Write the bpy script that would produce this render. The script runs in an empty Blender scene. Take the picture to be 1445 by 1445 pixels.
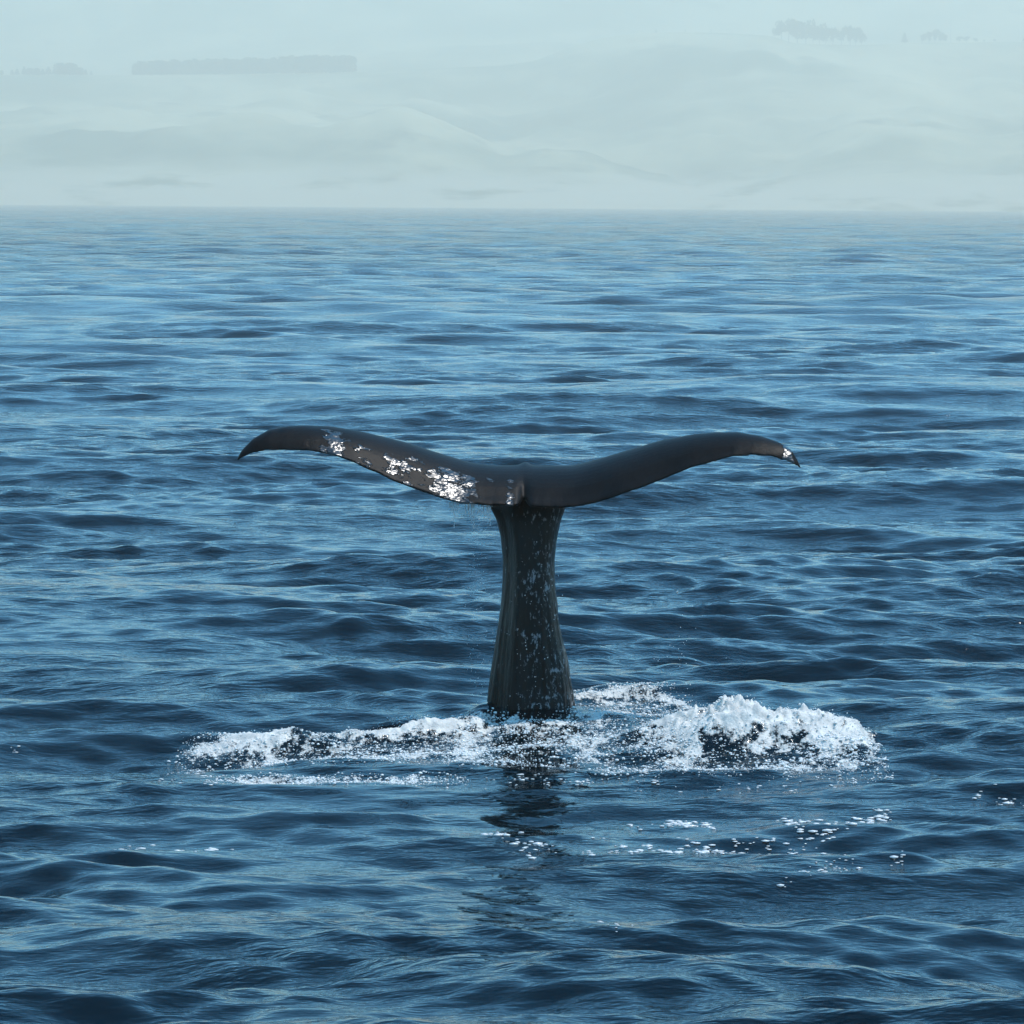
import bpy, math, random
import numpy as np
from mathutils import Matrix, Vector

random.seed(7)
RNG = np.random.default_rng(11)
scene = bpy.context.scene
COL = scene.collection

# ------------------------------------------------------------------ camera
FPX = 5435.0                       # focal length in pixels of the 1445 px photograph
W0 = 1445.0
CAM_Y, CAM_H = -30.0, 4.015
HORIZON = 288.5
PITCH = math.atan((W0 / 2 - HORIZON) / FPX)
ROLL = math.radians(0.38)

fwd = Vector((0, math.cos(PITCH), -math.sin(PITCH)))
r0 = Vector((1, 0, 0))
u0 = r0.cross(fwd)
right = r0 * math.cos(ROLL) + u0 * math.sin(ROLL)
up = -r0 * math.sin(ROLL) + u0 * math.cos(ROLL)
CAM = Vector((0, CAM_Y, CAM_H))

cam_d = bpy.data.cameras.new('camera')
cam = bpy.data.objects.new('camera', cam_d)
COL.objects.link(cam)
m = Matrix.Identity(4)
for i in range(3):
    m[i][0], m[i][1], m[i][2], m[i][3] = right[i], up[i], -fwd[i], CAM[i]
cam.matrix_world = m
cam_d.sensor_width = 36.0
cam_d.lens = 36.0 * FPX / W0
cam_d.clip_start = 0.5
cam_d.clip_end = 40000.0
scene.camera = cam

# ------------------------------------------------------------------ sky, sun, exposure
SUN_EL = math.radians(66)
SUN_AZ = math.radians(80)          # from straight ahead (+Y) towards the right (+X)
world = bpy.data.worlds.new('World')
scene.world = world
world.use_nodes = True
wn = world.node_tree
wn.nodes.clear()
sky = wn.nodes.new('ShaderNodeTexSky')
sky.sky_type = 'NISHITA'
sky.sun_disc = False
sky.sun_elevation = SUN_EL
sky.sun_rotation = SUN_AZ
sky.air_density = 1.0
sky.dust_density = 0.0
sky.ozone_density = 5.0
bg = wn.nodes.new('ShaderNodeBackground')
bg.inputs['Strength'].default_value = 0.15
wo = wn.nodes.new('ShaderNodeOutputWorld')
tint = wn.nodes.new('ShaderNodeMix')              # the cool cast of the whole photograph
tint.data_type = 'RGBA'; tint.blend_type = 'MULTIPLY'; tint.inputs[0].default_value = 1.0
tint.inputs[7].default_value = (0.19, 0.93, 1.05, 1)
wn.links.new(sky.outputs[0], tint.inputs[6])
wn.links.new(tint.outputs[2], bg.inputs['Color'])
wn.links.new(bg.outputs[0], wo.inputs['Surface'])

sun_d = bpy.data.lights.new('sun', 'SUN')
sun_d.energy = 2.3
sun_d.angle = math.radians(0.53)
sun_d.color = (1.0, 0.955, 0.90)
sun = bpy.data.objects.new('sun', sun_d)
COL.objects.link(sun)
sdir = Vector((math.sin(SUN_AZ) * math.cos(SUN_EL), math.cos(SUN_AZ) * math.cos(SUN_EL), math.sin(SUN_EL)))
sun.rotation_euler = sdir.to_track_quat('Z', 'Y').to_euler()
sun.location = (0, 0, 60)

vs = scene.view_settings
vs.view_transform = 'Standard'
vs.look = 'None'
vs.exposure = 1.30
vs.gamma = 1.0
vs.use_curve_mapping = False
scene.cycles.use_denoising = True
scene.cycles.max_bounces = 5
scene.cycles.volume_bounces = 1
scene.cycles.transparent_max_bounces = 12

# ------------------------------------------------------------------ helpers
def ray(px, py):
    return fwd + right * ((px - W0 / 2) / FPX) - up * ((py - W0 / 2) / FPX)

def at_y(px, py, y):
    """point of the sight line through a photo pixel at world depth y"""
    d = ray(px, py)
    t = (y - CAM_Y) / d.y
    return CAM + d * t

def on_water(px, py):
    d = ray(px, py)
    t = -CAM_H / d.z
    return CAM + d * t

RR, UU, FF = np.array(right), np.array(up), np.array(fwd)
def project(P):
    q = np.asarray(P, float) - np.array(CAM)
    w = q @ FF
    return W0 / 2 + FPX * (q @ RR) / w, W0 / 2 - FPX * (q @ UU) / w

_tab = np.random.default_rng(5).random((256, 256))
def vnoise(x, y):
    xi = np.floor(x).astype(np.int64); yi = np.floor(y).astype(np.int64)
    fx = x - xi; fy = y - yi
    fx = fx * fx * (3 - 2 * fx); fy = fy * fy * (3 - 2 * fy)
    a = _tab[xi & 255, yi & 255]; b = _tab[(xi + 1) & 255, yi & 255]
    c = _tab[xi & 255, (yi + 1) & 255]; d = _tab[(xi + 1) & 255, (yi + 1) & 255]
    return (a * (1 - fx) + b * fx) * (1 - fy) + (c * (1 - fx) + d * fx) * fy

def fbm(x, y, oct=4, gain=0.5):
    s = 0; a = 1; n = 0
    for i in range(oct):
        s = s + a * vnoise(x * 2 ** i + 17.3 * i, y * 2 ** i + 9.1 * i); n += a; a *= gain
    return s / n

def billow(x, y, oct=4, gain=0.55):
    s = 0; a = 1; n = 0
    for i in range(oct):
        s = s + a * np.abs(2 * vnoise(x * 2 ** i + 31.7 * i, y * 2 ** i + 3.3 * i) - 1); n += a; a *= gain
    return s / n

def sstep(a, b, v):
    t = np.clip((v - a) / (b - a), 0, 1)
    return t * t * (3 - 2 * t)

def mesh_np(name, verts, faces, smooth=True):
    """verts (n,3), faces (m,k) with one k"""
    me = bpy.data.meshes.new(name)
    verts = np.ascontiguousarray(verts, np.float32); faces = np.ascontiguousarray(faces, np.int32)
    k = faces.shape[1]
    me.vertices.add(len(verts)); me.vertices.foreach_set('co', verts.ravel())
    me.loops.add(faces.size); me.loops.foreach_set('vertex_index', faces.ravel())
    me.polygons.add(len(faces))
    me.polygons.foreach_set('loop_start', np.arange(0, faces.size, k, dtype=np.int32))
    me.polygons.foreach_set('loop_total', np.full(len(faces), k, np.int32))
    if smooth:
        me.polygons.foreach_set('use_smooth', np.ones(len(faces), bool))
    me.update(calc_edges=True)
    me.validate()
    return me

def grid_faces(nr, nc, wrap=False):
    idx = np.arange(nr * nc).reshape(nr, nc)
    if wrap:
        idx = np.concatenate([idx, idx[:, :1]], 1)
    return np.stack([idx[:-1, :-1], idx[:-1, 1:], idx[1:, 1:], idx[1:, :-1]], -1).reshape(-1, 4)

def obj(name, me, mat, parent=None):
    o = bpy.data.objects.new(name, me)
    if mat is not None and not me.materials:
        me.materials.append(mat)
    COL.objects.link(o)
    if parent: o.parent = parent
    return o

def tag(o, label=None, cat=None, group=None, kind=None):
    for k, v in (('label', label), ('category', cat), ('group', group), ('kind', kind)):
        if v: o[k] = v
    return o

class NT:
    def __init__(self, name):
        self.mat = bpy.data.materials.new(name)
        self.mat.use_nodes = True
        self.t = self.mat.node_tree
        self.t.nodes.clear()
        self.out = self.t.nodes.new('ShaderNodeOutputMaterial')
    def n(self, typ, props=None, **ins):
        nd = self.t.nodes.new(typ)
        for k, v in (props or {}).items(): setattr(nd, k, v)
        for k, v in ins.items(): self.set(nd, k.replace('_', ' '), v)
        return nd
    def set(self, nd, key, v):
        s = nd.inputs[int(key)] if key.isdigit() else nd.inputs[key]
        if hasattr(v, 'node'): self.t.links.new(v, s)
        else: s.default_value = v
    def link(self, a, nd, key): self.t.links.new(a, nd.inputs[key])
    def math(self, op, a, b=None, c=None, clamp=False):
        nd = self.t.nodes.new('ShaderNodeMath'); nd.operation = op; nd.use_clamp = clamp
        for i, v in enumerate((a, b, c)):
            if v is None: continue
            if hasattr(v, 'node'): self.t.links.new(v, nd.inputs[i])
            else: nd.inputs[i].default_value = v
        return nd.outputs[0]
    def mapr(self, v, a, b, c=0.0, d=1.0):
        nd = self.t.nodes.new('ShaderNodeMapRange'); nd.interpolation_type = 'SMOOTHSTEP'
        self.t.links.new(v, nd.inputs['Value'])
        nd.inputs['From Min'].default_value = a; nd.inputs['From Max'].default_value = b
        nd.inputs['To Min'].default_value = c; nd.inputs['To Max'].default_value = d
        return nd.outputs[0]
    def coords(self, scale=(1, 1, 1)):
        tc = self.t.nodes.new('ShaderNodeTexCoord')
        mp = self.t.nodes.new('ShaderNodeMapping'); mp.inputs['Scale'].default_value = scale
        self.t.links.new(tc.outputs['Object'], mp.inputs['Vector'])
        return mp.outputs[0]
    def noise(self, vec, scale, detail=3.0, rough=0.55):
        nd = self.t.nodes.new('ShaderNodeTexNoise')
        self.t.links.new(vec, nd.inputs['Vector'])
        nd.inputs['Scale'].default_value = scale; nd.inputs['Detail'].default_value = detail
        nd.inputs['Roughness'].default_value = rough
        return nd.outputs['Fac']
    def mix(self, f, a, b):
        nd = self.t.nodes.new('ShaderNodeMix'); nd.data_type = 'RGBA'
        for s, v in ((nd.inputs[0], f), (nd.inputs[6], a), (nd.inputs[7], b)):
            if hasattr(v, 'node'): self.t.links.new(v, s)
            else: s.default_value = v
        return nd.outputs[2]
    def done(self, shader):
        self.t.links.new(shader, self.out.inputs['Surface']); return self.mat

# ------------------------------------------------------------------ materials
def water_shader(k):
    """deep clear sea: dark body, sharp reflections, fine wind ripples as relief"""
    v1 = k.coords((0.38, 1.0, 1.0))
    n1 = k.noise(v1, 8.0, 3.0, 0.55)
    n2 = k.noise(v1, 30.0, 2.0, 0.5)
    patch = k.noise(k.coords((0.22, 0.34, 0.1)), 1.0, 2.0)
    amp = k.mapr(patch, 0.35, 0.62, 0.35, 1.0)
    hsum = k.math('ADD', k.math('MULTIPLY', n1, 0.040), k.math('MULTIPLY', n2, 0.0045))
    tc = k.n('ShaderNodeTexCoord'); sp = k.n('ShaderNodeSeparateXYZ'); k.link(tc.outputs['Object'], sp, 0)
    n3 = k.noise(k.coords((0.5, 1.0, 1.0)), 2.2, 4.0, 0.62)          # chop finer than the mesh, out to sea
    far = k.mapr(sp.outputs[1], 30.0, 400.0, 0.0, 0.55)
    hsum = k.math('ADD', hsum, k.math('MULTIPLY', n3, far))
    hh = k.math('MULTIPLY', hsum, amp)
    b = k.n('ShaderNodeBump', None, Strength=1.0, Distance=1.0, Height=hh)
    p = k.n('ShaderNodeBsdfPrincipled')
    p.inputs['Base Color'].default_value = (0.0001, 0.002, 0.0035, 1)
    p.inputs['Roughness'].default_value = 0.07
    p.inputs['IOR'].default_value = 1.333
    k.link(b.outputs[0], p, 'Normal')
    return p.outputs[0]

def mat_sea():
    k = NT('sea_water'); return k.done(water_shader(k))

def foam_shader(k):
    v = k.coords()
    n = k.noise(v, 60.0, 3.0, 0.6)
    n2 = k.noise(v, 9.0, 5.0, 0.65)
    b = k.n('ShaderNodeBump', None, Strength=0.5, Distance=0.010, Height=n)
    col = k.mix(k.mapr(n2, 0.35, 0.65), (0.54, 0.54, 0.51, 1), (0.78, 0.76, 0.70, 1))
    p = k.n('ShaderNodeBsdfPrincipled')
    k.link(col, p, 'Base Color')
    p.inputs['Roughness'].default_value = 0.45
    p.inputs['IOR'].default_value = 1.33
    k.link(b.outputs[0], p, 'Normal')
    tr = k.n('ShaderNodeBsdfTranslucent')
    k.link(col, tr, 'Color'); k.link(b.outputs[0], tr, 'Normal')
    mx = k.n('ShaderNodeMixShader'); mx.inputs[0].default_value = 0.3
    k.link(p.outputs[0], mx, 1); k.link(tr.outputs[0], mx, 2)
    return mx.outputs[0]

def mat_foam():
    k = NT('sea_foam')
    at = k.n('ShaderNodeAttribute', {'attribute_name': 'foam'})
    n = k.noise(k.coords((1.0, 0.5, 1.0)), 15.0, 5.0, 0.7)
    m_ = k.noise(k.coords((1.0, 0.4, 1.0)), 4.0, 3.0, 0.6)
    t = k.math('ADD', at.outputs['Fac'], k.math('ADD', k.math('MULTIPLY', k.math('SUBTRACT', n, 0.5), 1.9), k.math('MULTIPLY', k.math('SUBTRACT', m_, 0.5), 1.0)))
    f = k.mapr(t, 0.40, 0.66)
    mx = k.n('ShaderNodeMixShader')
    k.link(f, mx, 0); k.link(water_shader(k), mx, 1); k.link(foam_shader(k), mx, 2)
    return k.done(mx.outputs[0])

def mat_bubble():
    k = NT('bubble_white')
    p = k.n('ShaderNodeBsdfPrincipled')
    p.inputs['Base Color'].default_value = (0.86, 0.85, 0.82, 1)
    p.inputs['Roughness'].default_value = 0.12
    tr = k.n('ShaderNodeBsdfTranslucent'); tr.inputs['Color'].default_value = (0.8, 0.84, 0.85, 1)
    mx = k.n('ShaderNodeMixShader'); mx.inputs[0].default_value = 0.35
    k.link(p.outputs[0], mx, 1); k.link(tr.outputs[0], mx, 2)
    return k.done(mx.outputs[0])

def mat_whale():
    k = NT('whale_skin')
    v = k.coords()
    tc = k.n('ShaderNodeTexCoord')
    sep = k.n('ShaderNodeSeparateXYZ'); k.link(tc.outputs['Object'], sep, 0)
    x, y, z = sep.outputs
    big = k.noise(v, 2.2, 5.0, 0.6)
    fine = k.noise(v, 45.0, 3.0, 0.6)
    scr = k.noise(k.coords((14.0, 3.0, 3.0)), 3.0, 4.0, 0.65)          # faint rake marks
    big = k.math('ADD', big, k.math('MULTIPLY', k.math('SUBTRACT', scr, 0.5), 0.7))
    col = k.mix(k.mapr(big, 0.3, 0.7), (0.0012, 0.0011, 0.0012, 1), (0.0052, 0.0045, 0.0044, 1))
    # pale scars and painted dapples of sunlight on the stock, denser to the right
    mot = k.noise(k.coords((1.0, 1.0, 0.45)), 38.0, 4.0, 0.7)
    dens = k.noise(v, 5.0, 3.0)
    rgt = k.mapr(x, -0.15, 0.28, 0.0, 0.09)
    low = k.mapr(z, 1.72, 1.55)
    thr = k.math('ADD', k.math('ADD', mot, k.math('MULTIPLY', k.math('SUBTRACT', dens, 0.5), 0.35)), rgt)
    sp = k.math('MULTIPLY', k.mapr(thr, 0.64, 0.74, 0.0, 0.6), low)
    col = k.mix(sp, col, (0.30, 0.31, 0.32, 1))
    # wet film: beads of water standing along the rear edge of the left fluke, by the notch and at the right tip
    wv = k.coords((1.0, 1.4, 1.4))
    wet_n = k.noise(wv, 8.0, 3.0, 0.62)
    stock = k.mapr(z, 1.62, 1.52)
    def lump(c, w): return k.math('POWER', 2.718, k.math('MULTIPLY', -1.0, k.math('POWER', k.math('ABSOLUTE', k.math('DIVIDE', k.math('SUBTRACT', x, c), w)), 2.0)))
    rear = k.mapr(y, -0.06, -0.24)
    xl = k.math('MAXIMUM', lump(-0.47, 0.32), k.math('MAXIMUM', lump(-1.36, 0.15), k.math('MULTIPLY', lump(-0.85, 0.5), 0.72)))
    xl = k.math('MULTIPLY', k.math('MAXIMUM', xl, lump(-0.02, 0.06)), rear)
    tip = lump(2.13, 0.045)
    where = k.math('MAXIMUM', xl, k.math('MULTIPLY', tip, 1.45))
    film = k.math('MULTIPLY', k.mapr(k.math('ADD', wet_n, k.math('MULTIPLY', k.math('SUBTRACT', where, 1.0), 0.42)), 0.40, 0.45), k.mapr(z, 1.60, 1.66))
    beads = k.noise(wv, 12.0, 2.0, 0.5)
    bh = k.math('MULTIPLY', beads, film)
    wet = k.math('MAXIMUM', film, stock)
    rough = k.math('ADD', k.math('ADD', 0.48, k.math('MULTIPLY', film, -0.20)), k.math('MULTIPLY', stock, -0.16))
    fur = k.noise(k.coords((1.0, 1.0, 0.22)), 22.0, 4.0, 0.6)      # furrows running down the stock
    fine = k.math('ADD', k.math('MULTIPLY', fine, 0.5), k.math('MULTIPLY', k.math('MULTIPLY', fur, stock), 2.6))
    bmp1 = k.n('ShaderNodeBump', None, Strength=0.6, Distance=0.007, Height=fine)
    bmp2 = k.n('ShaderNodeBump', None, Strength=1.0, Distance=0.019, Height=bh)
    k.link(bmp1.outputs[0], bmp2, 'Normal')
    p = k.n('ShaderNodeBsdfPrincipled')
    k.link(col, p, 'Base Color'); k.link(rough, p, 'Roughness'); k.link(bmp2.outputs[0], p, 'Normal')
    p.inputs['IOR'].default_value = 1.36
    k.link(k.math('ADD', 0.12, k.math('ADD', k.math('MULTIPLY', film, 0.85), k.math('MULTIPLY', stock, 0.10))), p, 'Specular IOR Level')
    return k.done(p.outputs[0])

def mat_hills():
    k = NT('hill_grass')
    v = k.coords()
    n = k.noise(v, 0.003, 6.0, 0.6); n2 = k.noise(v, 0.010, 4.0, 0.6)
    col = k.mix(k.mapr(n, 0.35, 0.65), (0.36, 0.34, 0.20, 1), (0.06, 0.09, 0.04, 1))
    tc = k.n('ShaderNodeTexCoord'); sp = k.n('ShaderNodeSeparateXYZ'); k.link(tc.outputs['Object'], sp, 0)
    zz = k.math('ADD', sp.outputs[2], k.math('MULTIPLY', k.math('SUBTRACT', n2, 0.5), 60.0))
    col = k.mix(k.mapr(zz, 60.0, 18.0), col, (0.31, 0.30, 0.22, 1))   # brightness of ground fog painted into the shore's bluff colour
    col = k.mix(k.mapr(n2, 0.55, 0.72), col, (0.085, 0.10, 0.05, 1))
    p = k.n('ShaderNodeBsdfPrincipled'); k.link(col, p, 'Base Color'); p.inputs['Roughness'].default_value = 0.9
    return k.done(p.outputs[0])

def mat_leaf():
    k = NT('conifer_leaf')
    n = k.noise(k.coords(), 0.5, 3.0)
    col = k.mix(k.mapr(n, 0.3, 0.7), (0.012, 0.028, 0.010, 1), (0.030, 0.055, 0.020, 1))
    p = k.n('ShaderNodeBsdfPrincipled'); k.link(col, p, 'Base Color'); p.inputs['Roughness'].default_value = 0.8
    return k.done(p.outputs[0])

def mat_plain(name, c, r=0.7, metal=0.0):
    k = NT(name)
    n = k.noise(k.coords(), 3.0, 3.0)
    c2 = tuple(x * 0.7 for x in c[:3]) + (1,)
    col = k.mix(n, c2, c)
    p = k.n('ShaderNodeBsdfPrincipled'); k.link(col, p, 'Base Color')
    p.inputs['Roughness'].default_value = r; p.inputs['Metallic'].default_value = metal
    return k.done(p.outputs[0])

M_SEA, M_FOAM, M_BUB, M_WHALE = mat_sea(), mat_foam(), mat_bubble(), mat_whale()
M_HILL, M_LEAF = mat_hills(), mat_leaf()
M_BARK = mat_plain('bark', (0.07, 0.05, 0.035, 1))
M_STEEL = mat_plain('galvanised_steel', (0.35, 0.36, 0.37, 1), 0.5, 0.6)

# ------------------------------------------------------------------ the sea
def make_waves():
    K = []
    # (shortest, longest wavelength, count, rms slope, mean heading deg, spread deg)
    for l0, l1, n, s, dm, sp in ((11, 26, 10, 0.050, -82, 16), (5, 11, 16, 0.058, -96, 22), (2.2, 5, 26, 0.080, -82, 20),
                                 (1.0, 2.2, 40, 0.098, -92, 24), (0.5, 1.0, 50, 0.120, -87, 26), (0.22, 0.5, 70, 0.118, -90, 30)):
        for i in range(n):
            lam = l0 * (l1 / l0) ** ((i + RNG.random()) / n)
            th = math.radians(dm + RNG.normal() * sp)
            k = 2 * math.pi / lam
            K.append((k * math.cos(th), k * math.sin(th), s * math.sqrt(2 / n) / k, RNG.random() * 6.2832, lam))
    return np.array(K)
WV = make_waves()

def calm(x, y):
    """how strong the short chop is: gusts and slicks, and the smooth footprint before the whale"""
    g = fbm(x * 0.045 + 40, y * 0.05 + 11, 3)
    a = 0.45 + 0.65 * sstep(0.36, 0.62, g)
    slick = np.exp(-(((x + 0.2) / 2.6) ** 2 + ((y + 3.35) / 0.42) ** 2) ** 2)
    a = a * (0.68 + 0.50 * sstep(0.34, 0.64, fbm(x * 0.22 + 3, y * 0.30 + 70, 3)))   # small glassy patches between rougher water
    return a * (1 - 0.25 * slick)

SEA0 = 0.0
def sea_h(x, y, spacing):
    x = np.asarray(x, np.float64); y = np.asarray(y, np.float64)
    shp = x.shape
    x = x.ravel(); y = y.ravel(); sp = np.broadcast_to(spacing, shp).ravel()
    out = np.empty_like(x)
    N = 60000
    for i in range(0, len(x), N):
        X, Y, S = x[i:i + N], y[i:i + N], sp[i:i + N]
        smin = S.min()
        Wc = WV[WV[:, 4] > 2.2 * smin]
        A = calm(X, Y)
        dx = np.zeros_like(X); dy = np.zeros_like(X)
        ws = []
        B = 1 - 0.65 * np.exp(-(X / 4.0) ** 2 - ((Y + .8) / 3.2) ** 2)      # the whale's bulk stills the long waves
        for kx, ky, a, ph, lam in Wc:
            w = a * sstep(2.2, 3.8, lam / S)
            w = w * (A if lam < 3 else B)
            ws.append(w)
            if lam < 12:
                s = w * np.sin(kx * X + ky * Y + ph); kk = math.hypot(kx, ky)
                dx += kx / kk * s; dy += ky / kk * s
        X2 = X + 0.5 * dx; Y2 = Y + 0.5 * dy
        h = np.zeros_like(X)
        for (kx, ky, a, ph, lam), w in zip(Wc, ws):
            h += w * np.cos(kx * X2 + ky * Y2 + ph)
        out[i:i + N] = h - SEA0
    return out.reshape(shp)

SEA0 = float(sea_h(*np.meshgrid(np.linspace(-1.6, 2.0, 40), np.linspace(-1.8, 0, 24)), 0.05).mean()) + 0.01
def build_sea():
    r = [0.0, 3.0, 6.0, 9.0, 11.0, 12.5]
    while r[-1] < 15: r.append(r[-1] + 0.25)
    while r[-1] < 130: r.append(r[-1] * 1.0016)
    while r[-1] < 360: r.append(r[-1] * 1.0028)
    while r[-1] < 1600: r.append(r[-1] * 1.0042)
    while r[-1] < 8000: r.append(r[-1] * 1.012)
    r = np.array(r)
    a = list(np.arange(0, 11.0, 0.088))
    st = 0.088
    while a[-1] < 178: st = min(st * 1.12, 6); a.append(a[-1] + st)
    a = np.array(a); a = a * 179.9 / a[-1] if a[-1] > 179.9 else a
    ang = np.radians(np.concatenate([-a[:0:-1], a]))
    # columns are even in the middle, coarser to the sides and behind
    R, T = np.meshgrid(r, ang, indexing='ij')
    X = R * np.sin(T); Y = CAM_Y + R * np.cos(T)
    dr = np.gradient(r)[:, None]; da = np.gradient(ang)[None, :]
    S = np.maximum(dr, R * da) + 1e-3
    S = np.where(np.abs(T) < 0.2, np.maximum(dr * 0.9, R * da * 0.9), S)
    Z = sea_h(X, Y, S)
    me = mesh_np('sea', np.stack([X, Y, Z], -1).reshape(-1, 3), grid_faces(len(r), len(ang), True)[:, ::-1])
    return tag(obj('sea', me, M_SEA), 'deep blue choppy sea reaching to the far hazy shore', 'sea', kind='structure')
build_sea()

# ------------------------------------------------------------------ the hills
def prof(xs_, ys_):
    return lambda px: np.interp(px, xs_, ys_)
P_LIP = prof([-700, -200, 0, 300, 560, 640, 720, 900, 1050, 1150, 1300, 1445, 1800, 2200], [200, 190, 188, 185, 182, 200, 226, 236, 240, 216, 178, 181, 190, 205])
P_RIDGE = prof([-700, -200, 0, 150, 350, 490, 560, 650, 700, 750, 800, 850, 900, 960, 1040, 1080, 1110, 1200, 1280, 1445, 1700, 2200],
               [125, 112, 108, 108, 106, 104, 100, 97, 95, 88, 68, 54, 48.5, 47.5, 50, 53, 63, 66, 63, 61, 66, 80])
P_FAR = prof([-700, 0, 400, 480, 520, 600, 780, 900, 1445, 1600, 2000, 2600, 3400], [150, 140, 110, 84, 75, 67, 60, 66, 85, 84, 64, 56, 60])  # unseen rise past the right edge, added so the haze can reach higher
D_SHORE, D_LIP, D_RIDGE, D_FAR, D_ADDED_MT = 4150.0, 4650.0, 6000.0, 7000.0, 8100.0  # last one: far mountain added to cover the sky with haze
def pz(py, D): return CAM_H + D * (HORIZON - py) / FPX
def px_of(x, D): return W0 / 2 + FPX * x / D
def tilt(px): return (px - W0 / 2) * math.tan(ROLL)     # photo rows are measured with the slight roll
def hill_z(x, D):
    px = px_of(x, D)
    lip = pz(P_LIP(px) - tilt(px), D_LIP); ridge = pz(P_RIDGE(px) - tilt(px), D_RIDGE); far = pz(P_FAR(px) - tilt(px), D_FAR)
    ctl_D = np.array([D_SHORE - 60, D_SHORE, D_SHORE + 25, D_LIP - 60, D_LIP, D_LIP + 130, D_RIDGE - 350, D_RIDGE - 60, D_RIDGE, D_RIDGE + 70, D_RIDGE + 350, D_FAR, D_FAR + 350, D_ADDED_MT - 250, D_ADDED_MT, D_ADDED_MT + 600])
    ctl_z = [np.full_like(x, -4), np.full_like(x, 0.5), 6 + 0 * x, lip * 0.85, lip, lip * 0.93, ridge * 0.70 + lip * 0.12, ridge * 0.985, ridge, ridge * 0.985, ridge * 0.7, far, far * 0.86, far * 0.4 + 250, np.full_like(x, pz(-14, D_ADDED_MT)), np.full_like(x, pz(20, D_ADDED_MT))]
    i = np.clip(np.searchsorted(ctl_D, D, 'right') - 1, 0, len(ctl_D) - 2)
    t = (D - ctl_D[i]) / (ctl_D[i + 1] - ctl_D[i])
    Z = np.stack(ctl_z, 0)
    j = np.arange(x.size)
    z0 = Z.reshape(len(ctl_D), -1)[i.ravel(), j]; z1 = Z.reshape(len(ctl_D), -1)[(i + 1).ravel(), j]
    t = t.ravel()
    z = (z0 * (1 - t) + z1 * t).reshape(x.shape)
    inland = sstep(D_SHORE, D_SHORE + 120, D)
    gul = billow(x * 0.0026 + 5, D * 0.0022, 4)
    n = (fbm(x * 0.02, D * 0.02, 4) - 0.5) * 7
    keep = np.exp(-((D - D_RIDGE) / 160) ** 2)
    return z + inland * (n * (1 - 0.75 * keep) + (gul - 0.33) * 90 * (1 - keep) * sstep(D_SHORE + 60, D_LIP, D) * (1 - sstep(D_RIDGE, D_RIDGE + 300, D)))
def build_hills():
    D = np.concatenate([np.arange(4090, 4720, 15.0), np.arange(4720, 5870, 28.0), np.arange(5870, 6110, 9.0), np.arange(6110, 8700, 45.0)])
    X = np.linspace(-3700, 3700, 680)
    DD, XX = np.meshgrid(D, X, indexing='ij')
    Z = hill_z(XX, DD)
    me = mesh_np('hills', np.stack([XX, DD + CAM_Y, Z], -1).reshape(-1, 3), grid_faces(len(D), len(X)))
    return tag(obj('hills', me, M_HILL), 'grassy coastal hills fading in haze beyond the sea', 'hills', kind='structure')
build_hills()

# ------------------------------------------------------------------ trees and mast on the ridge
def blob_crown(kind, rng):
    """leaf sprays spread through the volume of a crown of height 1"""
    V, F = [], []
    n = 420
    if kind == 'round':
        lobes = [(rng.normal(0, .17), rng.normal(0, .17), rng.uniform(.35, .8), rng.uniform(.16, .27)) for _ in range(9)]
    for i in range(n):
        if kind == 'cone':
            z = 0.12 + 0.88 * rng.random() ** 1.25; rad = 0.22 * (1.02 - z) ** 0.75 * (0.8 + 0.4 * rng.random())
            a = rng.random() * 6.283; rr = rad * math.sqrt(rng.random())
            c = np.array([rr * math.cos(a), rr * math.sin(a), z]); s = 0.05 + 0.03 * rng.random()
        elif kind == 'column':
            z = 0.06 + 0.94 * rng.random(); rad = 0.26 * min(1, (1.03 - z) * 5) ** 0.6
            a = rng.random() * 6.283; rr = rad * math.sqrt(rng.random())
            c = np.array([rr * math.cos(a), rr * math.sin(a), z]); s = 0.05 + 0.03 * rng.random()
        else:
            l = lobes[i % len(lobes)]; d = rng.normal(size=3); d /= np.linalg.norm(d)
            c = np.array(l[:3]) + d * l[3] * rng.random() ** 0.4; c[2] = max(0.05, c[2]); s = 0.055 + 0.035 * rng.random()
        u = rng.normal(size=3); u /= np.linalg.norm(u)
        w = np.cross(u, rng.normal(size=3)); w /= np.linalg.norm(w)
        b = len(V)
        V += [c + u * s, c + w * s * .8, c - u * s, c - w * s * .8]
        F.append((b, b + 1, b + 2, b + 3))
    return mesh_np('crown', np.array(V), np.array(F), False)
def trunk_mesh():
    n = 8; V, F = [], []
    for z, r in ((-0.08, .035), (0.05, .026), (0.35, .018), (0.8, .006)):
        for i in range(n):
            a = 6.283 * i / n; V.append((r * math.cos(a), r * math.sin(a), z))
    me = mesh_np('trunk', np.array(V), grid_faces(4, n, True))
    return me
TR = np.random.default_rng(3)
CROWNS = {k: [blob_crown(k, TR) for _ in range(3)] for k in ('cone', 'column', 'round')}
for k in CROWNS:
    for c in CROWNS[k]: c.materials.append(M_LEAF)
TRUNK = trunk_mesh(); TRUNK.materials.append(M_BARK)
def tree(px, top, D, kind, label, name, group, base=None, wide=1.0, cat='tree'):
    x = (px - W0 / 2) * D / FPX
    zb = float(hill_z(np.array([x]), np.array([D]))[0])
    zt = pz(top - tilt(px), D)
    h = max(2.5, zt - zb)
    root = bpy.data.objects.new(name, None); COL.objects.link(root)
    root.location = (x, D + CAM_Y, zb); root.scale = (h * wide, h * wide, h)
    root.rotation_euler.z = TR.random() * 6.28
    tag(root, label, cat, group)
    obj('trunk', TRUNK, None, root); obj('crown', CROWNS[kind][int(TR.integers(3))], None, root)
    return root
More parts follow.
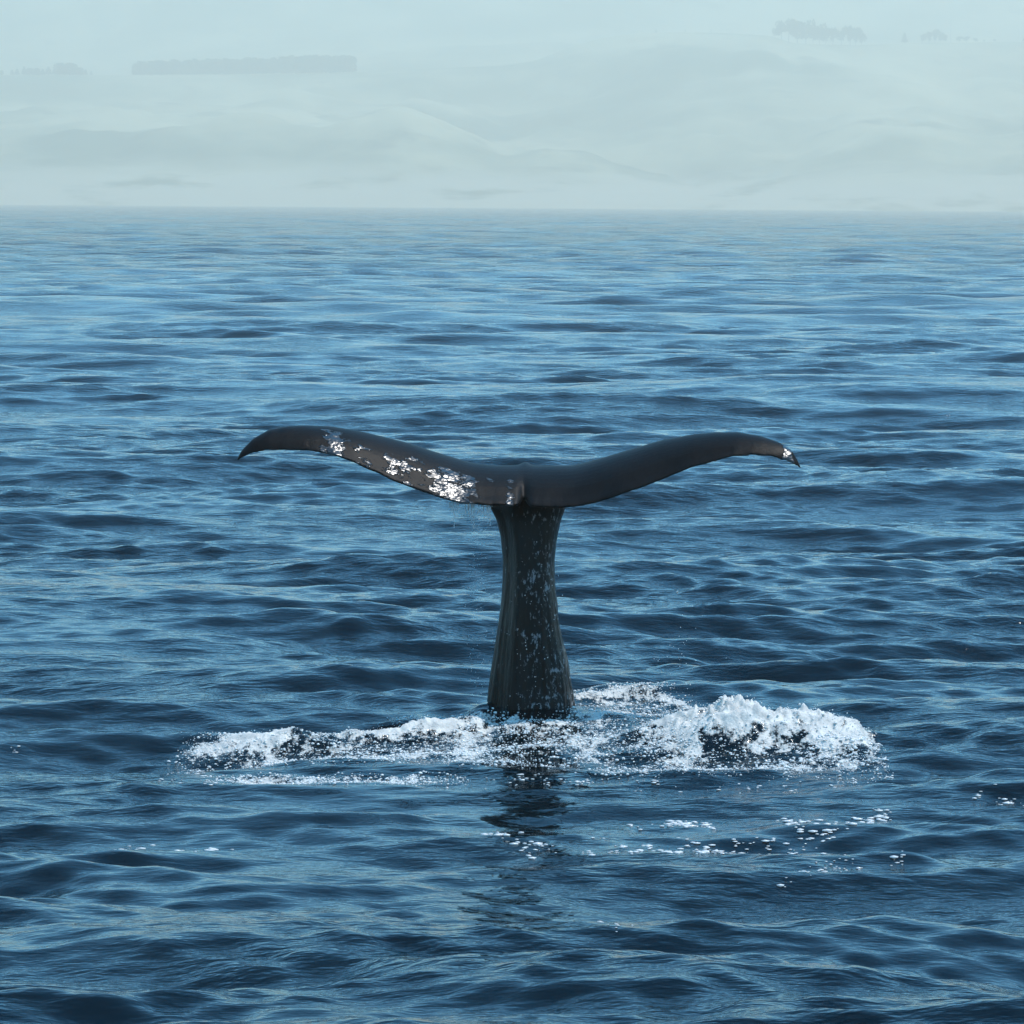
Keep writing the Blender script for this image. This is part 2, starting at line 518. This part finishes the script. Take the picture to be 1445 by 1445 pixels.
for i in range(52):
    px = 190 + 304 * i / 51 + TR.normal() * 1.0
    top = np.interp(px, [186, 200, 330, 400, 420, 495], [91, 88, 86, 83, 80.5, 82]) + TR.normal() * 1.0
    tree(px, top, D_RIDGE - 12 + TR.normal() * 6, 'column', 'dark tree in the long dense level-topped shelterbelt on the ridge', 'shelterbelt_tree', 'trees of the long shelterbelt', wide=1.15)
for px, top in ((2, 101), (17, 100), (24, 99), (34, 96), (42, 98), (52, 98), (60, 99), (68, 96), (76, 98), (84, 91), (91, 94), (99, 91), (106, 93), (113, 97), (120, 100), (128, 102)):
    tree(px, top, D_RIDGE - 8 + TR.normal() * 5, ('cone', 'column')[int(TR.random() < .4)], 'pointed tree in the ragged short row beside the long shelterbelt', 'conifer_tree', 'trees of the ragged row', wide=1.5 + .9 * TR.random())
for px, top, w in ((1086, 42, .7), (1096, 31, .75), (1106, 28, .8), (1118, 29, .8), (1130, 31, .75), (1140, 38, .7), (1149, 36, .6), (1158, 42, .7), (1168, 40, .7), (1180, 41, .75), (1192, 37, .75), (1200, 40, .7), (1208, 48, .8)):
    tree(px, top, D_RIDGE - 14 + TR.normal() * 6, 'round', 'big rounded tree in the dense clump at the shoulder of the highest hill', 'broadleaf_tree', 'trees of the big hilltop clump', wide=w)
tree(1268, 49, D_RIDGE - 6, 'cone', 'small pointed tree standing alone between the big clump and the mast', 'conifer_tree', None, wide=1.5)
for px, top in ((1294, 50), (1303, 46), (1311, 43), (1319, 48), (1325, 50)):
    tree(px, top, D_RIDGE - 8 + TR.normal() * 4, 'round', 'bushy tree in the small clump at the foot of the mast', 'broadleaf_tree', 'trees at the foot of the mast', wide=.75)
for px, top in ((1345, 53), (1355, 53), (1368, 56), (1380, 58), (1394, 57)):
    tree(px, top, D_RIDGE - 6, 'round', 'low shrub trailing away along the ridge past the mast', 'shrub', 'shrubs past the mast', wide=1.1, cat='shrub')
tree(1436, 56, D_RIDGE - 6, 'round', 'single shrub standing apart at the end of the ridge past the mast', 'shrub', None, wide=1.0, cat='shrub')
for px, top in ((920, 43), (961, 43.5), (997, 44)):
    tree(px, top, D_RIDGE - 4, 'cone', 'tiny lone bush on the bare crest of the highest hill', 'bush', 'bushes on the bare crest', wide=1.0, cat='bush')
def mast():
    px, D = 1333, D_RIDGE - 4
    x = (px - W0 / 2) * D / FPX
    zb = float(hill_z(np.array([x]), np.array([D]))[0]); h = pz(20 - tilt(px), D) - zb
    root = bpy.data.objects.new('radio_mast', None); COL.objects.link(root); root.location = (x, D + CAM_Y, zb)
    tag(root, 'thin tall mast rising from the small clump of trees on the ridge', 'mast')
    n = 8; V = []
    prof_ = ((-1, .55), (h * .3, .5), (h * .7, .4), (h, .25))
    for z, r in prof_:
        for i in range(n):
            a = 6.283 * i / n; V.append((r * math.cos(a), r * math.sin(a), z))
    obj('pole', mesh_np('pole', np.array(V), grid_faces(4, n, True)), M_STEEL, root)
    s = 1.1; b = np.array([(-s, -s, -1), (s, -s, -1), (s, s, -1), (-s, s, -1), (-s * .8, -s * .8, 1.2), (s * .8, -s * .8, 1.2), (s * .8, s * .8, 1.2), (-s * .8, s * .8, 1.2)])
    obj('footing', mesh_np('footing', b, np.array([(3, 2, 1, 0), (4, 5, 6, 7), (0, 1, 5, 4), (1, 2, 6, 5), (2, 3, 7, 6), (3, 0, 4, 7)]), False), M_STEEL, root)
mast()

# ------------------------------------------------------------------ the whale
def build_whale():
    top = np.array([(333.4, 651), (336, 643.5), (341, 634.7), (356.7, 619), (378.5, 606.7), (403.4, 601.4), (428.3, 600), (465.7, 601.4), (503, 607.3), (540.5, 616), (578, 625.4), (609, 636), (640, 645.6), (668, 653.4), (699, 656.5), (741, 656.5), (775, 657), (809, 656.5), (840, 648.8), (887, 634.7), (933.6, 620.7), (980, 612.3), (1011, 609.8), (1042.6, 610), (1074, 615.4), (1098.6, 624), (1117, 634.7), (1126, 650), (1130.4, 661)])
    bot = np.array([(333.4, 652), (337, 649.5), (341, 647), (357, 640), (378.5, 636), (409.7, 636.3), (440.8, 637), (465.7, 642), (497, 652), (528, 666), (559, 681), (590, 692), (621, 703), (652.6, 711), (684, 713.5), (705, 713.5), (740, 714.5), (765, 716), (793, 717), (818, 714.5), (849.5, 708), (880.6, 697), (912, 686), (943, 673.7), (974, 661), (1005, 652), (1036, 644.7), (1064, 642.5), (1092, 645.6), (1110, 651.5), (1120, 656.5), (1130.4, 662)])
    cx = 740.0
    ps = np.unique(np.concatenate([np.linspace(333.4, 420, 40), np.linspace(420, 690, 70), np.linspace(690, 790, 60), np.linspace(790, 1050, 70), np.linspace(1050, 1130.4, 40)]))
    nt = 40
    V = []; AB = []
    rng = np.random.default_rng(2)
    rag = np.convolve(rng.normal(size=len(ps) + 4), np.ones(5) / 5, 'valid')
    for j, px in enumerate(ps):
        s = (cx - px) / (cx - 333.4) if px < cx else (px - cx) / (1130.4 - cx)
        s = min(max(s, 0), 1)
        chord = 0.84 * max(0.0, 1 - s ** 1.7) ** 0.72 + 0.012
        T = (0.17 - 0.11 * s) * (max(0, 1 - s) ** 0.4) + 0.012
        y_tr = -0.50 + 0.10 * s ** 2 + 0.07 * (1 - s) ** 6
        y_ld = y_tr + chord
        tp = np.interp(px, top[:, 0], top[:, 1]); bt = np.interp(px, bot[:, 0], bot[:, 1])
        zt = at_y(px, tp, y_ld - 0.15 * chord).z; zb = at_y(px, bt, y_tr).z
        ring = []
        for i in range(nt):                                    # over the top, rear edge to front edge, then back beneath
            a = 2 * math.pi * i / nt
            t = 0.5 - 0.5 * math.cos(a)
            f = 1 - (1 - t) ** 2.4
            if s < 0.75: f -= 0.05 * math.exp(-((t - 0.10) / 0.07) ** 2)   # lip along the rear edge
            u = 1 - t
            th = T * (1.75 * math.sqrt(u) * (1 - u) ** 1.0 + 0.16 * math.sqrt(max(0, u * t)) * 2)
            th += 0.058 * (1 - s) ** 0.3 * max(0.0, math.sin(math.pi * t)) ** 0.4
            z = zb + (zt - zb) * f
            z += 0.42 * th if a <= math.pi else -0.58 * th
            x = at_y(px, 680, y_tr + chord * t).x
            ring.append((x, y_tr + chord * t, z))
        ring = np.array(ring)
        # stretch the section upright so that its outline stands at the traced height
        _, qy = project(ring)
        i0, i1 = qy.argmin(), qy.argmax()
        z_hi = at_y(px, tp, ring[i0, 1]).z; z_lo = at_y(px, bt, ring[i1, 1]).z
        d = max(1e-3, ring[i0, 2] - ring[i1, 2])
        g = min(3.0, max(0.3, (z_hi - z_lo) / d)); AB.append((g, z_lo - g * ring[i1, 2]))
        V.append(ring)
    AB = np.array(AB)
    for j, px in enumerate(ps):                                # evened out along the span, so that no ribs show
        sg = 9.0
        w = np.exp(-((ps - px) / sg) ** 2); w /= w.sum()
        g, o_ = (AB * w[:, None]).sum(0)
        V[j][:, 2] = V[j][:, 2] * g + o_
        tt = 0.5 - 0.5 * np.cos(2 * np.pi * np.arange(nt) / nt)
        V[j][:, 2] += 0.006 * rag[j] * (1 - tt) ** 16
        V[j][:, 2] += 0.050 * math.exp(-((px - 741) / 8.0) ** 2) * tt ** 5          # the keel runs out on top
        V[j][:, 1] += 0.14 * math.exp(-((px - 739.5) / 5.5) ** 2) * (1 - tt) ** 4
        V[j][:, 2] += 0.060 * math.exp(-((px - 739.5) / 4.5) ** 2) * (1 - tt) ** 5  # the notch
    V = np.array(V)
    n = len(ps)
    F = grid_faces(n, nt, True)
    verts = V.reshape(-1, 3)
    caps = np.array([V[0].mean(0), V[-1].mean(0)])
    verts = np.concatenate([verts, caps])
    tri = [(n * nt, (i + 1) % nt, i, i) for i in range(nt)] + [(n * nt + 1, (n - 1) * nt + i, (n - 1) * nt + (i + 1) % nt, (n - 1) * nt + (i + 1) % nt) for i in range(nt)]
    polys = [tuple(f) for f in F] + [t[:3] for t in tri]
    # the tail stock
    lef = np.array([(650, 690), (664, 688), (690, 689), (717, 691.6), (733, 700), (756, 706), (785, 709), (814.5, 709), (849, 707), (887, 701.8), (919, 697.4), (948, 693), (983, 688.7), (1000, 687), (1100, 676), (1300, 650), (1480, 640)])
    rig = np.array([(650, 800), (664, 802), (690, 800), (717, 797.7), (736, 791), (762, 786), (791, 783), (820, 783.8), (849, 787.5), (881, 790.5), (910, 796), (933.7, 802), (960, 806.5), (989, 810.8), (1006, 811), (1100, 824), (1300, 850), (1480, 860)])
    pys = np.concatenate([np.linspace(680, 1010, 110), np.linspace(1018, 1470, 50)])
    na = 120
    SV = []
    for py in pys:
        l = np.interp(py, lef[:, 0], lef[:, 1]); r = np.interp(py, rig[:, 0], rig[:, 1])
        t = (py - 668) / 342.0
        yc = 0.30 - 0.16 * min(t, 1) + 0.10 * max(0, t - 1)
        hx = (r - l) / 2 * 0.00552
        hy = 0.30 + 0.05 * min(1, max(0, t)) + 0.12 * max(0, t - 1)
        tp = 0.55 + 0.45 * float(sstep(680, 712, np.array(py))); hx *= tp; hy *= tp
        c = at_y((l + r) / 2, py, yc)
        for i in range(na):
            a = 2 * math.pi * i / na
            ca, sa = math.cos(a), math.sin(a)
            e = 0.86
            X = hx * math.copysign(abs(ca) ** e, ca); Y = hy * math.copysign(abs(sa) ** e, sa)
            # a keel on the side towards the viewer, a flat to the left of it
            X += 0
            if sa < 0:
                dk = (X / hx + 0.42)
                Y -= 0.055 * math.exp(-(dk / 0.20) ** 2) * min(1, 0.4 + t)
                Y += 0.045 * math.exp(-((X / hx + 0.78) / 0.2) ** 2)
            low = min(1, max(0, (t - 0.35) / 0.4))
            SV.append((c.x, c.y, c.z, X, Y, a, t, low))
    base = len(verts)
    q = np.array(SV); ns = len(pys)
    cu, cv = 3 * np.cos(q[:, 5]) + 20, 3 * np.sin(q[:, 5]) + 20      # closed round the stock
    bend = q[:, 6] * .9 + .5 * vnoise(cu, q[:, 6] * 3)
    crease = -billow(cu * 2.1 + bend, cv * 2.1 + bend * .7, 3)
    lumpy = fbm(cu * .8 + 9, cv * .8 + q[:, 6] * 3.5, 3) - .5
    kk = 1 + (.25 + .75 * q[:, 7]) * (0.12 * (crease + .33) + 0.15 * lumpy)
    SV = np.column_stack([q[:, 0] + q[:, 3] * kk, q[:, 1] + q[:, 4] * kk, q[:, 2]])
    verts = np.concatenate([verts, SV, [SV[:na].mean(0)], [SV[-na:].mean(0)]])
    polys += [tuple(base + f[::-1]) for f in grid_faces(ns, na, True)]
    polys += [(base + ns * na, base + i, base + (i + 1) % na) for i in range(na)]
    polys += [(base + ns * na + 1, base + (ns - 1) * na + (i + 1) % na, base + (ns - 1) * na + i) for i in range(na)]
    me = bpy.data.meshes.new('whale_raw')
    me.from_pydata([tuple(v) for v in verts], [], polys); me.update()
    import bmesh
    bm = bmesh.new(); bm.from_mesh(me)
    bmesh.ops.remove_doubles(bm, verts=bm.verts, dist=1e-5)
    bmesh.ops.recalc_face_normals(bm, faces=bm.faces); bm.to_mesh(me); bm.free()
    tmp = bpy.data.objects.new('whale_raw', me); COL.objects.link(tmp)
    rm = tmp.modifiers.new('r', 'REMESH'); rm.mode = 'VOXEL'; rm.voxel_size = 0.0105; rm.use_smooth_shade = True
    sm = tmp.modifiers.new('s', 'SMOOTH'); sm.factor = 0.5; sm.iterations = 4
    dg = bpy.context.evaluated_depsgraph_get()
    me2 = bpy.data.meshes.new_from_object(tmp.evaluated_get(dg))
    bpy.data.objects.remove(tmp); bpy.data.meshes.remove(me)
    me2.name = 'whale'; me2.materials.clear()
    return tag(obj('whale', me2, M_WHALE), 'dark wet whale tail standing upright from the foam with both flukes spread and tips drooping', 'whale')
build_whale()

# ------------------------------------------------------------------ white water round the tail
def gx(px, y): return (px - W0 / 2) * (y + 30) / FPX
def ridge(x, y, pts, wf, wb):
    """pts: (px, ground y, height) - a heap of foam with crest along the line; wf, wb: reach to the front and back"""
    xs = np.array([gx(p, yy) for p, yy, h in pts]); ys = np.array([p[1] for p in pts]); hs = np.array([p[2] for p in pts])
    xf = np.linspace(xs[0] - .4, xs[-1] + .4, 900)
    ker = np.exp(-(np.arange(-24, 25) * (xf[1] - xf[0]) / .028) ** 2); ker /= ker.sum()
    hf = np.convolve(np.interp(xf, xs, hs, 0, 0), ker, 'same'); yf = np.convolve(np.pad(np.interp(xf, xs, ys), 24, 'edge'), ker, 'valid')
    h = np.interp(x, xf, hf); yy = np.interp(x, xf, yf) + .05 * (fbm(x * 4, 0 * x + 2.5, 3) - .5)
    w = np.where(y < yy, wf, wb)
    m_ = np.exp(-((y - yy) / w) ** 2) * sstep(xs[0] - .15, xs[0] + .25, x) * sstep(xs[-1] + .12, xs[-1] - .06, x)
    return h * m_, m_
R_BIG = [(860, -1.2, .015), (900, -1.15, .03), (925, -1.1, .05), (950, -1.1, .10), (975, -1.15, .19), (1000, -1.2, .27), (1028, -1.2, .325), (1050, -1.2, .30), (1066, -1.2, .30), (1085, -1.25, .225), (1110, -1.3, .235), (1140, -1.35, .215), (1160, -1.35, .19), (1185, -1.4, .13), (1205, -1.45, .12), (1220, -1.5, .09), (1232, -1.6, .02)]
R_LEFT = [(262, -1.0, .01), (285, -.98, .04), (320, -.98, .05), (350, -.95, .08), (390, -.93, .12), (430, -.93, .12), (470, -.92, .09), (510, -.9, .08), (545, -.85, .08), (580, -.8, .11), (610, -.75, .115), (650, -.65, .08), (685, -.55, .05)]
R_BACK = [(800, .35, .03), (840, .55, .025), (880, .6, .02), (930, .4, .03), (975, .0, .02)]
R_HUMP = [(655, -.40, .01), (675, -.32, .06), (692, -.25, .06), (705, -.25, .01)]
def foam_fields(x, y):
    hb, mb = ridge(x, y, R_BIG, .60, .26)
    hl, ml = ridge(x, y, R_LEFT, .24, .16)
    hk, mk = ridge(x, y, R_BACK, .22, .14)
    hh, mh = ridge(x, y, R_HUMP, .20, .16)
    xw = x + .05 * fbm(x * 5, y * 6 + 4, 2) ; n1 = fbm(xw * 3.2 + 3, y * 4.0, 4); n2 = billow(xw * 6 + y * 2, y * 9 - x * 2, 4, .62); n3 = vnoise(x * 26, y * 26)
    spike = np.clip(fbm(x * 16 + 5, y * 9, 3, .7) - .5, 0, 1) * 1.2
    H = hb * (0.38 + 0.52 * n1 + 0.30 * n2 + 0.5 * spike * sstep(.72, .97, mb) + .05 * (fbm(x * 30, y * 40, 3) - .5) * 2) + hl * (0.30 + 0.5 * n1 + 0.5 * n2 + 1.1 * (fbm(x * 3.1 + 20, y * 1.2, 3) - .42)) + hk * (0.5 + n1) + hh * (.8 + .4 * n1)
    cover = np.maximum.reduce([0.92 * np.sqrt(mb) * sstep(gx(850, -1.2), gx(985, -1.2), x) ** .5, 0.72 * np.clip(ml, 0, .9) * (.55 + .9 * sstep(.32, .58, fbm(x * 2.6 + 4, y * 2.2 + 8, 3))), .75 * mk])
    def band(px0, px1, y0, y1, v, soft=.18):
        xa, xb = gx(px0, (y0 + y1) / 2), gx(px1, (y0 + y1) / 2)
        return v * sstep(xa - .25, xa + .2, x) * sstep(xb + .25, xb - .2, x) * sstep(y0 - soft, y0 + soft, y) * sstep(y1 + soft, y1 - soft, y)
    wob = (fbm(x * 0.9 + 7, y * 0.5, 3) - .5) * 0.9
    yw = y
    y0_ = y
    for b in ((275, 690, -1.75, -.8, .36), (310, 640, -2.62, -2.25, .40), (560, 960, -1.35, -.35, .38), (640, 900, -2.0, -1.2, .24), (820, 960, -.3, .85, .34), (860, 1235, -2.5, -1.6, .42)):
        y = y0_ + wob * .35
        cover = np.maximum(cover, band(*b))
    y = y0_
    cover = cover * (1 - .85 * mh)
    cover = cover + (n1 - .5) * 0.75 * np.clip(cover * 3, 0, 1)
    # streaks of dark water that run down the heap
    st = sstep(.52, .62, fbm(x * 2.2 + y * 1.5 + 9, y * 6.5 - x * 2.0, 3)) * sstep(.015, .06, hb) * sstep(.95, .6, mb)
    cover = cover - .34 * st
    H = H + np.clip(cover, 0, 1) * (0.022 * n2 + 0.006 * n3)
    edge = sstep(-2.98, -2.75, y) * sstep(1.28, 1.05, y) * sstep(-2.78, -2.6, x) * sstep(2.88, 2.7, x)
    return H * edge, np.clip(cover, 0, 1) * edge
def build_foam():
    xs = np.arange(-2.8, 2.9, .0085); ys = np.arange(-3.0, 1.3, .014)
    Y, X = np.meshgrid(ys, xs, indexing='ij')
    H, C = foam_fields(X, Y)
    base = sea_h(X, Y, 0.045 + 0 * X)
    # curl: the heap leans to the right as it falls
    Z = base + H - 0.006 + 0.010 * sstep(0.0, 0.16, np.maximum(C, H * 12))
    Xd = X + H * 0.25 * (fbm(X * 4, Y * 3, 3) - .3)
    # keep only what differs from the plain sea
    keep = (C > 0.01) | (H > 0.001)
    k2 = keep.copy()
    for _ in range(2):
        k2[1:] |= keep[:-1]; k2[:-1] |= keep[1:]; k2[:, 1:] |= keep[:, :-1]; k2[:, :-1] |= keep[:, 1:]; keep = k2.copy()
    Z = np.where(keep, Z, base - 0.006)
    F = grid_faces(*X.shape)
    fk = keep.ravel()[F].any(1)
    F = F[fk]
    used = np.unique(F); mp = np.full(X.size, -1, np.int64); mp[used] = np.arange(len(used))
    P = np.stack([Xd, Y, Z], -1).reshape(-1, 3)[used]
    me = mesh_np('sea_foam', P, mp[F])
    at = me.attributes.new('foam', 'FLOAT', 'POINT'); at.data.foreach_set('value', C.ravel()[used].astype(np.float32))
    o = obj('sea_foam', me, M_FOAM)
    tag(o, 'churned white foam heaped on the water round the whale tail', 'foam', kind='stuff')
    return X, Y, Z, C, H
FX, FY, FZ, FC, FH = build_foam()

def ico():
    t = (1 + 5 ** .5) / 2
    v = np.array([(-1, t, 0), (1, t, 0), (-1, -t, 0), (1, -t, 0), (0, -1, t), (0, 1, t), (0, -1, -t), (0, 1, -t), (t, 0, -1), (t, 0, 1), (-t, 0, -1), (-t, 0, 1)], float)
    v /= np.linalg.norm(v[0])
    f = np.array([(0, 11, 5), (0, 5, 1), (0, 1, 7), (0, 7, 10), (0, 10, 11), (1, 5, 9), (5, 11, 4), (11, 10, 2), (10, 7, 6), (7, 1, 8), (3, 9, 4), (3, 4, 2), (3, 2, 6), (3, 6, 8), (3, 8, 9), (4, 9, 5), (2, 4, 11), (6, 2, 10), (8, 6, 7), (9, 8, 1)])
    return v, f
IV, IF = ico()
def drops(name, P, R, label, cat, stretch=None):
    P = np.asarray(P, float); R = np.asarray(R, float)
    rng = np.random.default_rng(len(P))
    sc = R[:, None, None] * (1 + 0.35 * (rng.random((len(P), 1, 3)) - .5))
    if stretch is not None: sc = sc * np.asarray(stretch)[None, None, :]
    jit = 1 + 0.25 * (rng.random((len(P), len(IV), 1)) - .5)
    V = (IV[None] * jit * sc + P[:, None]).reshape(-1, 3)
    F = (IF[None] + 12 * np.arange(len(P))[:, None, None]).reshape(-1, 3)
    o = obj(name, mesh_np(name, V, F), M_BUB)
    return tag(o, label, cat, kind='stuff')

def surf(x, y):
    iy = int(np.clip(round((y + 3.0) / .014), 0, FX.shape[0] - 1)); ix = int(np.clip(round((x + 2.8) / .0085), 0, FX.shape[1] - 1))
    return float(FZ[iy, ix])
def build_bubbles():
    rng = np.random.default_rng(21)
    w = (np.clip(FC, 0, .6) ** 1.3 * sstep(1.0, .55, FC) + .02 * (FC > .05)).ravel(); w = w / w.sum()
    n = 17000
    idx = rng.choice(len(w), n, p=w)
    P = np.stack([FX.ravel()[idx], FY.ravel()[idx], FZ.ravel()[idx]], 1) + rng.normal(size=(n, 3)) * (.004, .006, .0)
    R = np.clip(np.exp(rng.normal(math.log(.0037), .5, n)), .0018, .012)
    P[:, 2] += R * .3
    # clusters of larger froth at the foot of the heaps
    LP, LR = [], []
    for px, y0, n_, sx, sy, r_ in ((1190, -1.9, 130, 26, .22, .016), (1140, -2.05, 80, 30, .16, .014), (1080, -2.1, 60, 40, .12, .012), (1010, -2.05, 60, 40, .14, .010), (960, -1.7, 60, 30, .2, .010),
                                   (430, -1.25, 130, 70, .16, .011), (560, -1.25, 100, 60, .2, .010), (320, -1.25, 60, 30, .16, .010), (480, -2.45, 90, 80, .08, .009), (720, -1.2, 90, 60, .2, .009), (860, -1.5, 70, 40, .25, .010)):
        for i in range(n_):
            y = y0 + rng.normal() * sy; x = gx(px + rng.normal() * sx, y)
            iy = int(np.clip(round((y + 3.0) / .014), 0, FX.shape[0] - 1)); ix = int(np.clip(round((x + 2.8) / .0085), 0, FX.shape[1] - 1))
            rr = min(.013, .5 * r_ * math.exp(rng.normal() * .5))
            for q in range(3):
                LP.append((x + rng.normal() * rr, y + rng.normal() * rr, FZ[iy, ix] + rr * (.1 + .4 * rng.random()))); LR.append(rr * (.5 + .5 * rng.random()))
    P = np.concatenate([P, np.array(LP)]); R = np.concatenate([R, np.array(LR)])
    drops('foam_bubbles', P, R, 'bright bubbles and froth beads scattered over the foam', 'bubbles', (1.25, 1.2, .85))
    # beads that drift on the open water before the foam
    Q, S = [], []
    def line(pts, n, sy, r):
        for i in range(n):
            t = rng.random() * (len(pts) - 1); k = int(t); t -= k
            px = pts[k][0] * (1 - t) + pts[k + 1][0] * t + rng.normal() * 6; py = pts[k][1] * (1 - t) + pts[k + 1][1] * t + rng.normal() * sy
            c = on_water(px, py)
            m_ = 1 + int(rng.random() ** 3 * 6)
            for q in range(m_):
                Q.append((c.x + rng.normal() * .022, c.y + rng.normal() * .05)); S.append(min(.018, r * math.exp(rng.normal() * .45)))
    line([(690, 1140), (740, 1148), (775, 1155)], 24, 5, .008)
    line([(890, 1128), (960, 1124), (1000, 1127)], 40, 2.5, .008)
    line([(940, 1150), (1040, 1156), (1100, 1150), (1200, 1137)], 70, 4, .008)
    line([(1090, 1130), (1200, 1133), (1255, 1125)], 36, 3, .008)
    line([(820, 1160), (900, 1158), (1000, 1162)], 24, 4, .007)
    line([(1100, 1195), (1150, 1190), (1200, 1183), (1290, 1178)], 22, 4, .006)
    line([(170, 1140), (240, 1150), (330, 1148)], 18, 2, .008)
    line([(250, 1035), (290, 1075), (300, 1080)], 14, 8, .005)
    line([(640, 1075), (760, 1078), (900, 1085), (1200, 1092)], 40, 4, .005)
    line([(20, 1020), (180, 1075), (300, 1078)], 8, 6, .005)
    line([(830, 1330), (900, 1335), (1000, 1300)], 4, 4, .004)
    line([(1380, 1110), (1420, 1113), (1445, 1118)], 10, 2, .007)
    Q = np.array(Q)
    z = sea_h(Q[:, 0], Q[:, 1], 0.045 + 0 * Q[:, 0])
    drops('drifting_bubbles', np.column_stack([Q, z + .001]), S, 'small white bubbles drifting in lines on the water before the foam', 'bubbles', (2.0, 1.5, .55))
    # far flecks where small crests break
    Q, S = [], []
    for px, py, r in ((258, 341, .05), (1160, 438, .02), (1085, 314, .1), (432, 301, .16), (560, 362, .05), (925, 430, .016), (1275, 363, .05), (1338, 582, .012), (955, 849, .006), (400, 858, .006), (930, 320, .08), (20, 332, .06)):
        c = on_water(px, py)
        for q in range(3):
            Q.append((c.x + rng.normal() * r * 1.2, c.y + rng.normal() * r * 2)); S.append(r * (.4 + .5 * rng.random()))
    Q = np.array(Q); z = sea_h(Q[:, 0], Q[:, 1], 0.05 + (Q[:, 1] + 30) * .0016)
    drops('whitecap_flecks', np.column_stack([Q, z]), S, 'tiny white flecks of breaking crests far out on the sea', 'whitecaps', (1.6, 1.0, .7))
build_bubbles()

def build_spray():
    rng = np.random.default_rng(5)
    P, R = [], []
    for i in range(120):                                   # water dripping off the left fluke
        px = 676 + rng.normal() * 7 + (4 if rng.random() < .5 else -4); py = 718 + 290 * rng.random() ** 1.3
        px += (py - 718) * -.02
        p = at_y(px, py, -.30 + rng.normal() * .06); P.append(p); R.append(.0022 + .002 * rng.random())
    for c in range(26):
        px0 = 630 + 68 * rng.random(); L = 6 + 34 * rng.random() ** 2; y0 = -.40 + .05 * rng.random()
        n_ = int(4 + L * .7)
        for i in range(n_):
            p = at_y(px0 + rng.normal() * .5, 709 + L * i / n_, y0); P.append(p); R.append(.0027 + .0016 * rng.random())
    for i in range(64):                                    # drops falling before the stock
        py = 760 + 250 * rng.random() ** .8; px = (768 if rng.random() < .6 else 735) + rng.normal() * 15 + (py - 900) * .03
        p = at_y(px, py, -.42 - .1 * rng.random()); P.append(p); R.append(.0018 + .0028 * rng.random() ** 2)
    for i in range(28):
        px = 960 + rng.normal() * 26; py = 850 + rng.random() * 110
        P.append(at_y(px, py, -.6)); R.append(.0018 + .002 * rng.random())
    crest = [(p, y, h) for p, y, h in R_BIG]
    for crest, n_, sy, hz in ((R_BIG[3:], 420, .09, .020), (R_LEFT, 240, .10, .012)):   # flung off the crests of the foam
        for i in range(n_):
            k = rng.integers(1, len(crest)); a, b = crest[k], crest[k - 1]; t = rng.random()
            px = a[0] * t + b[0] * (1 - t); y = a[1] + rng.normal() * sy; x = gx(px, y)
            P.append(Vector((x, y, surf(x, y) + abs(rng.normal()) * hz))); R.append(.002 + .004 * rng.random() ** 3)
    drops('water_spray', [tuple(p) for p in P], R, 'fine white drops of spray in the air round the whale tail', 'spray')
build_spray()

# ------------------------------------------------------------------ the hazy air
def build_haze():
    x0, x1, y0, y1, z0, z1 = -9000, 9000, -8500, 9000, -6.0, 470.0
    V = np.array([(x, y, z) for z in (z0, z1) for y in (y0, y1) for x in (x0, x1)], float)
    F = np.array([(0, 2, 3, 1), (4, 5, 7, 6), (0, 1, 5, 4), (2, 6, 7, 3), (0, 4, 6, 2), (1, 3, 7, 5)])
    me = mesh_np('haze', V, F, False)
    mt = bpy.data.materials.new('sea_haze'); mt.use_nodes = True
    t = mt.node_tree; t.nodes.clear()
    o = t.nodes.new('ShaderNodeOutputMaterial'); v = t.nodes.new('ShaderNodeVolumePrincipled')
    v.inputs['Color'].default_value = (0.98, 0.88, 0.70, 1)
    v.inputs['Density'].default_value = 3.75e-4
    v.inputs['Anisotropy'].default_value = 0.2
    t.links.new(v.outputs[0], o.inputs['Volume'])
    ob = obj('haze', me, mt)
    tag(ob, 'pale sea haze lying over the water and the hills', 'haze', kind='stuff')
build_haze()
